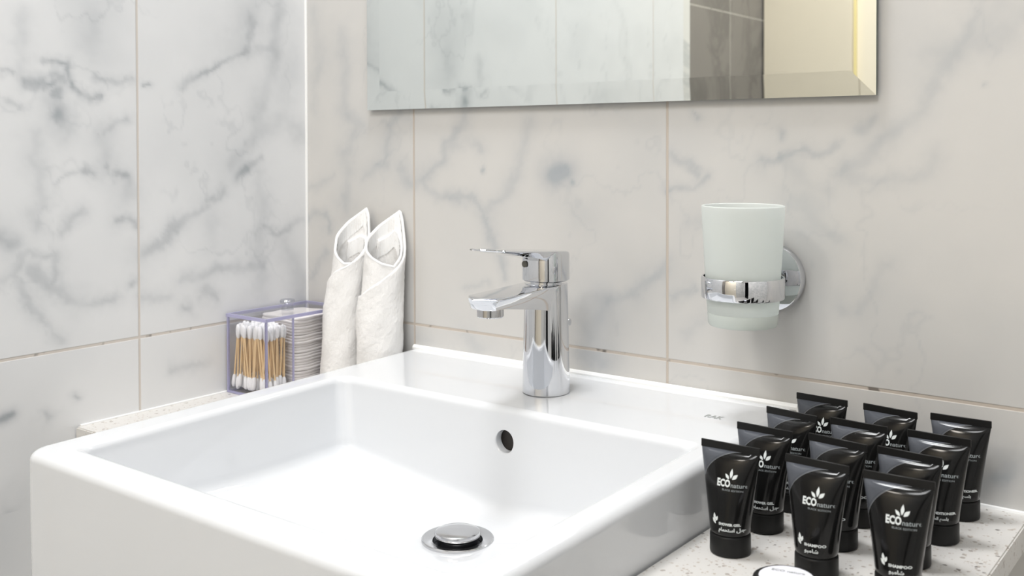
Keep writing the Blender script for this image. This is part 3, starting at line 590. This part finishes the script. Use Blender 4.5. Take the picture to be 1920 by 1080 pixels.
# ================================================================== COTTON BOX
bx0, bx1, by0, by1 = .0040, .0750, -.1280, -.0060; bz0, bz1 = ZC+.0003, -.1995+H; dv = -.0885
cbx = thing('acrylic_cotton_box', 'clear lidded acrylic box with lavender edges holding swabs and cotton pads', 'box', ((bx0+bx1)/2, (by0+by1)/2, bz0))
th = .0022
def part(name, bm, m, **k): return local(obj(name, bm, m, **k), cbx)
part('base_panel', boxbm(bx0, bx1, by0, by1, bz0, bz0+th), M_ACR, smooth=False)
for nme, a in (('front_panel', (bx0, bx1, by0, by0+.001)), ('side_panel', (bx1-.001, bx1, by0+.001, by1)), ('side_panel', (bx0, bx0+.001, by0+.001, by1)), ('back_panel', (bx0, bx1, by1, by1+.001)), ('divider', (bx0+.001, bx1-.001, dv, dv+.001))):
    part(nme, boxbm(*a, bz0+th, bz1-.004), M_ACR, smooth=False)
bm = bmesh.new(); e = .0023
for x in (bx0, bx1-e): 
    for y in (by0, by1-e): box(bm, x, x+e*(1 if (x, y) != (bx1-e, by0) else .999), y, y+e, bz0, bz1-.0035)
box(bm, bx0+e, bx1-e, by0, by0+e, bz0, bz0+e); box(bm, bx1-e, bx1, by0+e, by1-e, bz0, bz0+e); box(bm, bx0, bx0+e, by0+e, by1-e, bz0, bz0+e)
box(bm, bx1-.0012, bx1-.0002, dv-.0006, dv+.0020, bz0+e, bz1-.004)
part('edge_frame', bm, M_LAV, smooth=False)
lid = part('lid', boxbm(bx0-.0003, bx1+.0003, by0-.0003, by1+.0003, bz1-.0012, bz1), M_ACR, smooth=False)
def sub(name, bm, m, parent, **k):
    o = obj(name, bm, m, **k); o.parent = parent; return o
bm = bmesh.new(); r = .0016
box(bm, bx0-.0006, bx1+.0006, by0-.0006, by0+r, bz1-.0035, bz1+.0002); box(bm, bx1-r, bx1+.0006, by0+r, by1, bz1-.0035, bz1+.0002); box(bm, bx0-.0006, bx0+r, by0+r, by1, bz1-.0035, bz1+.0002); box(bm, bx0-.0006, bx1+.0006, by1, by1+r, bz1-.0035, bz1+.0002)
sub('lid_rim', bm, M_LAV, lid, smooth=False)
bm = bmesh.new(); lathe(bm, [(.0075, bz1+.0002), (.0075, bz1+.0010), (.0068, bz1+.0016), (.0062, bz1+.0060), (.0085, bz1+.0085), (.0090, bz1+.0105), (.0080, bz1+.0125), (.0001, bz1+.0130)], 32, (.0395, -.0665, 0)); sub('lid_knob', bm, M_KNOBG, lid)
# swabs: one built, the others copied
sw0 = thing('cotton_swab', 'wooden cotton swab standing among the others in the clear box', 'cotton swab', (0, 0, 0), 'cotton swabs in the clear box')
bm = bmesh.new(); lathe(bm, [(.00105, -.034), (.00105, .034)], 10); obj('stick', bm, M_STICK, sw0)
def tipbm(s):
    b = bmesh.new(); lathe(b, [(.0012, s*.0225), (.0021, s*.0245), (.0026, s*.029), (.0027, s*.033), (.0022, s*.0360), (.0012, s*.0374), (.0002, s*.0378)], 14); return b
obj('cotton_tip', tipbm(1), M_COTTON, sw0); obj('cotton_tip', tipbm(-1), M_COTTON, sw0)
k = 0; R = random.Random(11)
NX, NY = 11, 6
for j in range(NY):
    for i in range(NX):
        x = .0078+.0030+(.0715-.0128)*(i+.15+.3*R.random())/NX; y = by0+.0050+(dv-by0-.0090)*(j+.3*R.random())/(NY-1+.3)
        tx_ = R.uniform(-.13, .13); 
        if j == 0: tx_ *= 1.15
        ty_ = R.uniform(-.02, .02); cz = bz0+th+.0392+R.uniform(0, .004)
        x = min(max(x, .0085+abs(tx_)*.037), .0718-abs(tx_)*.037)
        if k == 0: o = sw0
        else:
            o = sw0.copy(); C.objects.link(o)
            for c in list(sw0.children):
                d = c.copy(); C.objects.link(d); d.parent = o
        o.location = (x, y, cz); o.rotation_euler = (ty_, tx_, R.uniform(0, 6)*0); k += 1
# cotton pads, a stack of single pads
npad = 24; ph_ = (bz1-.0060-(bz0+th))/npad
def padmesh(seed):
    rs = random.Random(seed); bm = bmesh.new(); loops = []
    a = [rs.uniform(-.0004, .0004) for _ in range(64)]
    for ins, z in ((.0035, 0), (.0006, .0001), (.0, ph_*.30), (.0, ph_*.70), (.0006, ph_*.92), (.0035, ph_*.96)):
        pts = rrect(-.0320+ins, .0320-ins, -.0330+ins, .0330-ins, .010, 9, 7)
        loops.append([(x*(1+a[i % 64]*5), y*(1+a[(i*3) % 64]*4), z+.0006*math.sin(x*120+seed*.12)+.0004*math.sin(y*170+seed*.2)) for i, (x, y) in enumerate(pts)])
    loft(bm, loops); return bm
pms = []
for q in range(npad):
    if q < 6: o = obj('cotton_pad', padmesh(q), M_PAD)
    else: o = pms[q % 6].copy(); C.objects.link(o)
    pms.append(o); rr = random.Random(q)
    o.location = (.0395+rr.uniform(-.0008, .0010), dv+.0025+.0345+rr.uniform(-.0006, .0008), bz0+th+.0009+q*ph_)
    lab = 'flat cotton pad in the stack inside the clear box'
    if q == npad-1: lab = 'topmost cotton pad of the stack in the clear box'
    tag(o, lab, 'cotton pad', 'cotton pads stacked in the clear box')
pms[-1].pop('group') if False else None

# ================================================================== TOILETRY TUBES
TZ, CZ = .0775, .0152
def tab(z):
    s = min(1, max(0, (z-CZ)/(.0722-CZ))); a = .0142+(.0222-.0142)*(s**1.15); b = .0142*math.sqrt(max(0, 1-s**2.1))*(1-.12*s)+.0007
    return a, b
def fy(x, z):
    a, b = tab(z); q = min(.995, abs(x)/a); return -b*math.sqrt(1-q**2.3)
def tube_parts():
    P = {}
    bm = bmesh.new(); loops = []
    def sec(a, b, z, e=2.15): return [(x, y, z) for x, y in sq(a, b, e, 72)]
    loops.append(sec(.0120, .0120, CZ-.004, 2)); loops.append(sec(.0136, .0136, CZ-.0002, 2)); loops.append(sec(.0142, .0142, CZ+.0009, 2))
    for k in range(1, 25):
        z = CZ+.0009+(.0722-CZ-.0009)*k/24; a, b = tab(z); loops.append(sec(a, b, z, 2+.3*(k/24)))
    loft(bm, loops); P['tube_body'] = (bm, M_TUBE)
    bm = boxbm(-.0225, .0225, -.0007, .0007, .0719, TZ, bev=.0003, seg=1)
    bmesh.ops.subdivide_edges(bm, edges=[e for e in bm.edges if abs(e.verts[0].co.z-e.verts[1].co.z) > .004], cuts=1)
    P['crimped_seal'] = (bm, M_BLK)
    bm = bmesh.new(); lathe(bm, [(.0001, .0), (.0134, .0), (.0142, .0005), (.0145, .0016), (.0144, CZ-.0022), (.0141, CZ-.0012), (.0136, CZ-.0008), (.0122, CZ-.0008)], 64); P['screw_cap'] = (bm, M_BLK)
    return P
def pr_text(body, size, x0, z0, sx=1, sz=1, bold=0, align='LEFT', it=0.0):
    vs, fs = text_mesh(body, size, align, bold)
    return [(x0+x*sx+y*it, z0+y*sz) for x, y, _ in vs], fs
def pr_leaf(cx, cz, ln, wd, ang):
    n = 10; L = []
    for i in range(n+1): t = i/n; L.append((wd*math.sin(math.pi*t)*(1-.25*t), ln*t))
    L = L + [(-x, y) for x, y in L[::-1][1:-1]]
    c, s = math.cos(math.radians(ang)), math.sin(math.radians(ang))
    return [(cx+x*c+y*s, cz-x*s+y*c) for x, y in L], [tuple(range(len(L)))]
def pr_obj(name, items, m):
    V = []; F = []
    for vs, fs in items:
        o = len(V); V += [(x, fy(x, z)-.00018, z) for x, z in vs]; F += [tuple(i+o for i in f) for f in fs]
    me = bpy.data.meshes.new(name); me.from_pydata(V, [], F); me.update(); me.materials.append(m)
    o = bpy.data.objects.new(name, me); C.objects.link(o); return o
AR = {'gel': '\ufee1\ufe8e\ufee4\ufea4\ufe98\ufeb3\ufe8d \ufede\ufe9f', 'sham': '\ufeee\ufe92\ufee3\ufe8e\ufeb7', 'cond': '\ufeae\ufecc\ufeb8\ufedf\ufe8d \ufee2\ufeb4\ufee0\ufe91'}
EN = {'gel': 'SHOWER GEL', 'sham': 'SHAMPOO', 'cond': 'CONDITIONER'}
def make_tube(kind):
    t = thing('toiletry_tube', '', 'tube', (0, 0, 0))
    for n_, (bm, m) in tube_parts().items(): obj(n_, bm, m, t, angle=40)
    big = [pr_text('ECO', .0066, -.0052, .0498, .74, 1.02, .00028), pr_leaf(.0036, .0550, .0046, .0011, -42), pr_leaf(.0047, .0556, .0066, .0012, 4), pr_leaf(.0058, .0550, .0052, .0014, 44)]
    o = pr_obj('brand_lettering', big, M_PRINT); o.parent = t
    o = pr_obj('brand_lettering', [pr_text('nature', .0048, .0050, .0498, .92, .9, .00006)], M_PRINTG); o.parent = t
    sm_ = [pr_text('BLACK EDITION', .0020, -.0010, .0470, 1.0, .9)]
    o = pr_obj('small_lettering', sm_, M_PRINTG); o.parent = t
    low = [pr_text(EN[kind], .0027, -.0022, .0232, .86 if kind != 'sham' else 1.05, .9, .00012), pr_text(AR[kind], .0038 if kind != 'cond' else .0032, -.0020, .0192, .85 if kind != 'sham' else 1.0, .9, .00010),
           pr_leaf(-.0046, .0232, .0046, .0011, -35), pr_leaf(-.0054, .0256, .0050, .0011, -8), pr_leaf(-.0046, .0250, .0040, .0010, 18)]
    o = pr_obj('content_lettering', low, M_PRINT); o.parent = t
    return t
TB = [  # kind, x, y, yaw, label
 ('gel', .6826, -.2071, 1, 'black shower gel tube, front one of the row beside the washbasin'),
 ('gel', .6840, -.1513, -2, 'black shower gel tube, second from the front in the row beside the washbasin'),
 ('gel', .6830, -.0963, -8, 'black tube third from the front in the row beside the washbasin'),
 ('gel', .6850, -.0355, -3, 'black tube at the wall end of the row beside the washbasin'),
 ('sham', .7458, -.2070, -3, 'black shampoo tube at the front of the middle row, right behind the round jar'),
 ('sham', .7395, -.1500, -7, 'black tube second from the front in the middle row, lettering hidden by the shampoo tube'),
 ('sham', .7365, -.0960, -3, 'black tube third from the front in the middle row, cap glimpsed between its neighbours'),
 ('sham', .7427, -.0390, -7, 'black tube at the wall end of the middle row, only white leaf and top showing'),
 ('sham', .8002, -.2080, 2, 'black shampoo tube nearest the right edge of the counter, front of its row'),
 ('cond', .7905, -.1510, -4, 'black tube second from the front in the right row, mostly hidden'),
 ('cond', .7950, -.0945, -1, 'black conditioner tube third from the front in the right row'),
 ('cond', .7955, -.0345, 1, 'rightmost black conditioner tube, standing closest to the wall and counter corner')]
protos = {}
for kind, x, y, yaw, lab in TB:
    if kind not in protos: t = protos[kind] = make_tube(kind)
    else:
        t = protos[kind].copy(); C.objects.link(t)
        for c in list(protos[kind].children):
            d = c.copy(); C.objects.link(d); d.parent = t
    t.location = (x, y, ZC+.0002); t.rotation_euler = (0, 0, math.radians(yaw)); tag(t, lab, 'tube', 'black toiletry tubes on the counter')
# jar
jr = thing('cosmetic_jar', 'small round black jar with a white label on its lid, frontmost on the counter', 'jar', (.7520, -.2740, ZC+.0002))
bm = bmesh.new(); lathe(bm, [(.0001, 0), (.0185, 0), (.0195, .001), (.0197, .0125)], 64); obj('jar_body', bm, M_BLK, jr)
bm = bmesh.new(); lathe(bm, [(.0205, .0105), (.0209, .0110), (.0209, .0190), (.0203, .0208), (.0188, .0216), (.0180, .0217), (.0001, .0217)], 72); lid_ = obj('jar_lid', bm, M_BLK, jr)
bm = bmesh.new(); lathe(bm, [(.0168, .02165), (.0168, .02200), (.0001, .02205)], 64); lb = obj('lid_label', bm, M_LABEL, lid_)
vs, fs = text_mesh('ECO nature', .0042, 'CENTER', .00008)
c_, s_ = math.cos(math.radians(14)), math.sin(math.radians(14))
me = bpy.data.meshes.new('l'); me.from_pydata([(x*c_-(y+.0065)*s_, x*s_+(y+.0065)*c_, .0222) for x, y, z in vs], [], fs); me.materials.append(M_LOGO)
o = bpy.data.objects.new('label_lettering', me); C.objects.link(o); o.parent = jr
